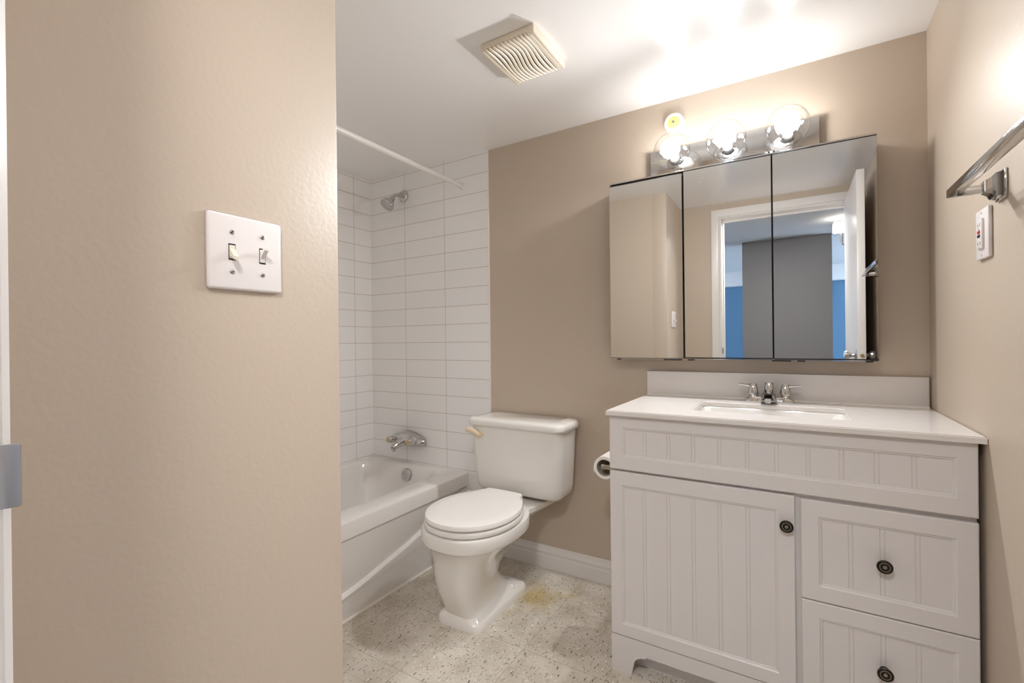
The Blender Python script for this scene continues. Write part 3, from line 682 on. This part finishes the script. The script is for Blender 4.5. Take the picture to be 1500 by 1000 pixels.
# puck light
t = thing('puck_light', (-.418, D, 1.997), 'small round white battery light on the wall under the ceiling', 'puck light')
pc = (-.418, D, 1.997)
obj('housing', lathe(bmn(), [(0, 0), (.040, 0), (.040, .012), (.036, .020), (.028, .022), (.024, .018), (0, .018)], pc, (0, -1, 0)), 'plate', t)
obj('lens', lathe(bmn(), [(.024, .018), (.021, .0205), (.008, .0215), (0, .0215)], pc, (0, -1, 0)), 'lens', t)
obj('diode', lathe(bmn(), [(.006, .021), (.005, .0235), (0, .024)], pc, (0, -1, 0), 6), 'grey', t)

# ------------------------------------------------------------ exhaust fan grille
fx0, fx1, fy0, fy1 = -.890, -.689, 1.275, 1.508; zb = H-.028
t = thing('exhaust_fan', ((fx0+fx1)/2, (fy0+fy1)/2, H), 'yellowed square exhaust fan grille with wavy slots on the ceiling', 'exhaust fan')
bm = box(bmn(), fx0, fx1, fy0, fy1, zb+.0095, H-.0015, .0015)
box(bm, fx0, fx0+.012, fy0, fy1, zb, zb+.0105, .002); box(bm, fx1-.012, fx1, fy0, fy1, zb, zb+.0105, .002)
obj('cover_frame', bm, 'fan', t)
obj('fan_opening', box(bmn(), fx0+.012, fx1-.012, fy0+.008, fy1-.008, zb+.0075, zb+.010), 'dark', t)
bm = bmn(); ns = 12; pitch = (fx1-fx0-.022)/ns
for i in range(ns):
    xc = fx0+.011+pitch*(i+.5); w = pitch*.5-.0024
    if i == ns-1: w = pitch*.5
    rings = []
    for k in range(25):
        q = k/24; y = fy0+.001+(fy1-fy0-.002)*q; s = .010*math.sin(2*math.pi*(q))*math.sin(math.pi*min(1, i/ns*1.0+.1))
        if i == ns-1: s = min(0, s)
        zt_ = zb + (.003 if k in (0, 24) else 0)
        rings.append([(xc+s-w, y, zt_+.002), (xc+s-w+.0015, y, zt_), (xc+s+w-.0015, y, zt_), (xc+s+w, y, zt_+.002), (xc+s+w, y, zb+.010), (xc+s-w, y, zb+.010)])
    loft(bm, rings)
obj('grille_slats', bm, 'fan', t)

# ------------------------------------------------------------ towel bar
t = thing('towel_bar', (R, 1.367, 1.415), 'square chrome towel bar on the right wall above the outlet', 'towel bar')
for y in (1.367, .905):
    bm = box(bmn(), R-.005, R, y-.027, y+.027, 1.386, 1.446, .0015)
    loft(bm, [[(x, y-a, 1.416-b), (x, y+a, 1.416-b), (x, y+a, 1.416+b), (x, y-a, 1.416+b)] for x, a, b in ((R-.004, .022, .026), (R-.016, .020, .024), (R-.022, .013, .017), (R-.030, .010, .013), (R-.032, .009, .012))])
    m_ = obj('mount', bm, 'chrome', t)
    obj('arm', box(bmn(), .292, R-.02, y-.005, y+.005, 1.404, 1.422, .0015), 'chrome', t)
obj('bar', box(bmn(), .290, .308, .890, 1.377, 1.405, 1.423, .0015), 'chrome', t)

# ------------------------------------------------------------ GFCI outlet
t = thing('wall_outlet', (R, 1.468, 1.333), 'white outlet with red and black test buttons on the right wall', 'outlet')
oy, oz = 1.468, 1.334
obj('cover_plate', box(bmn(), R-.008, R, oy-.041, oy+.041, oz-.057, oz+.057, .003), 'plate', t)
obj('receptacle', box(bmn(), R-.0125, R-.007, oy-.0165, oy+.0165, oz-.034, oz+.034, .0012), 'plate', t)
for zc in (oz+.020, oz-.022):
    bm = bmn()
    for y, h_ in ((oy+.0065, .0035), (oy-.0065, .0045)): box(bm, R-.0130, R-.012, y-.0009, y+.0009, zc-h_, zc+h_)
    cyl(bm, (R-.0130, oy, zc-.010), (R-.012, oy, zc-.010), .0022, 10)
    obj('socket_slots', bm, 'grey', t)
obj('reset_button', box(bmn(), R-.0145, R-.012, oy-.007, oy+.007, oz+.001, oz+.007, .0006), 'red', t, label='red button')
obj('test_button', box(bmn(), R-.0145, R-.012, oy-.007, oy+.007, oz-.008, oz-.002, .0006), 'dark', t, label='black button')
for z in (oz+.048, oz-.048): obj('screw', lathe(bmn(), [(0, 0), (.003, 0), (.0025, .0012), (0, .0015)], (R-.008, oy, z), (-1, 0, 0), 12), 'ivory', t)

# ------------------------------------------------------------ light switches
sy, sz = .3995, 1.2405
t = thing('light_switch', (L, sy, sz), 'white double light switch plate on the large left wall', 'light switch')
bm = box(bmn(), L, L+.0065, sy-.0575, sy+.0575, sz-.0575, sz+.0575, .0045, 4)
obj('switch_plate', bm, 'plate', t)
for y, up in ((sy-.0228, -1), (sy+.0242, 1)):
    obj('slot', box(bmn(), L+.006, L+.0068, y-.0052, y+.0052, sz-.0125, sz+.0125), 'dark', t, label='dark slot around the toggle')
    bm = bmn(); box(bm, L+.0055, L+.0078, y-.0042, y+.0042, sz-.0102, sz+.0102, .0008)
    n_ = len(bm.verts)
    # tapering toggle, tipped up or down
    loft(bm, [[(L+.007, y-.0040, sz-.006), (L+.007, y+.0040, sz-.006), (L+.007, y+.0040, sz+.006), (L+.007, y-.0040, sz+.006)],
              [(L+.0135, y-.0036, sz+up*.0065-.0035), (L+.0135, y+.0036, sz+up*.0065-.0035), (L+.0135, y+.0036, sz+up*.0065+.0035), (L+.0135, y-.0036, sz+up*.0065+.0035)],
              [(L+.0190, y-.0034, sz+up*.0105-.0024), (L+.0190, y+.0034, sz+up*.0105-.0024), (L+.0190, y+.0034, sz+up*.0105+.0024), (L+.0190, y-.0034, sz+up*.0105+.0024)]])
    obj('toggle', bm, 'ivory' if up < 0 else 'plate', t, label='toggle pointing down' if up < 0 else 'toggle pointing up')
    for z in (sz+.0302, sz-.0302):
        sc = obj('screw', lathe(bmn(), [(.0034, 0), (.0033, .0010), (.0024, .0018), (0, .0021)], (L+.0063, y, z), (1, 0, 0), 16), 'strike', t)
        a = random.uniform(0, 3.1); bm = box(bmn(), -.00025, .00025, -.0029, .0029, -.0005, .0005)
        bmesh.ops.rotate(bm, verts=bm.verts[:], cent=(0, 0, 0), matrix=Matrix.Rotation(a, 3, 'X')); bmesh.ops.translate(bm, verts=bm.verts[:], vec=(L+.0084, y, z))
        obj('screw_slot', bm, 'dark', sc)

for o in bpy.data.objects:
    if '_w' in o: del o['_w']
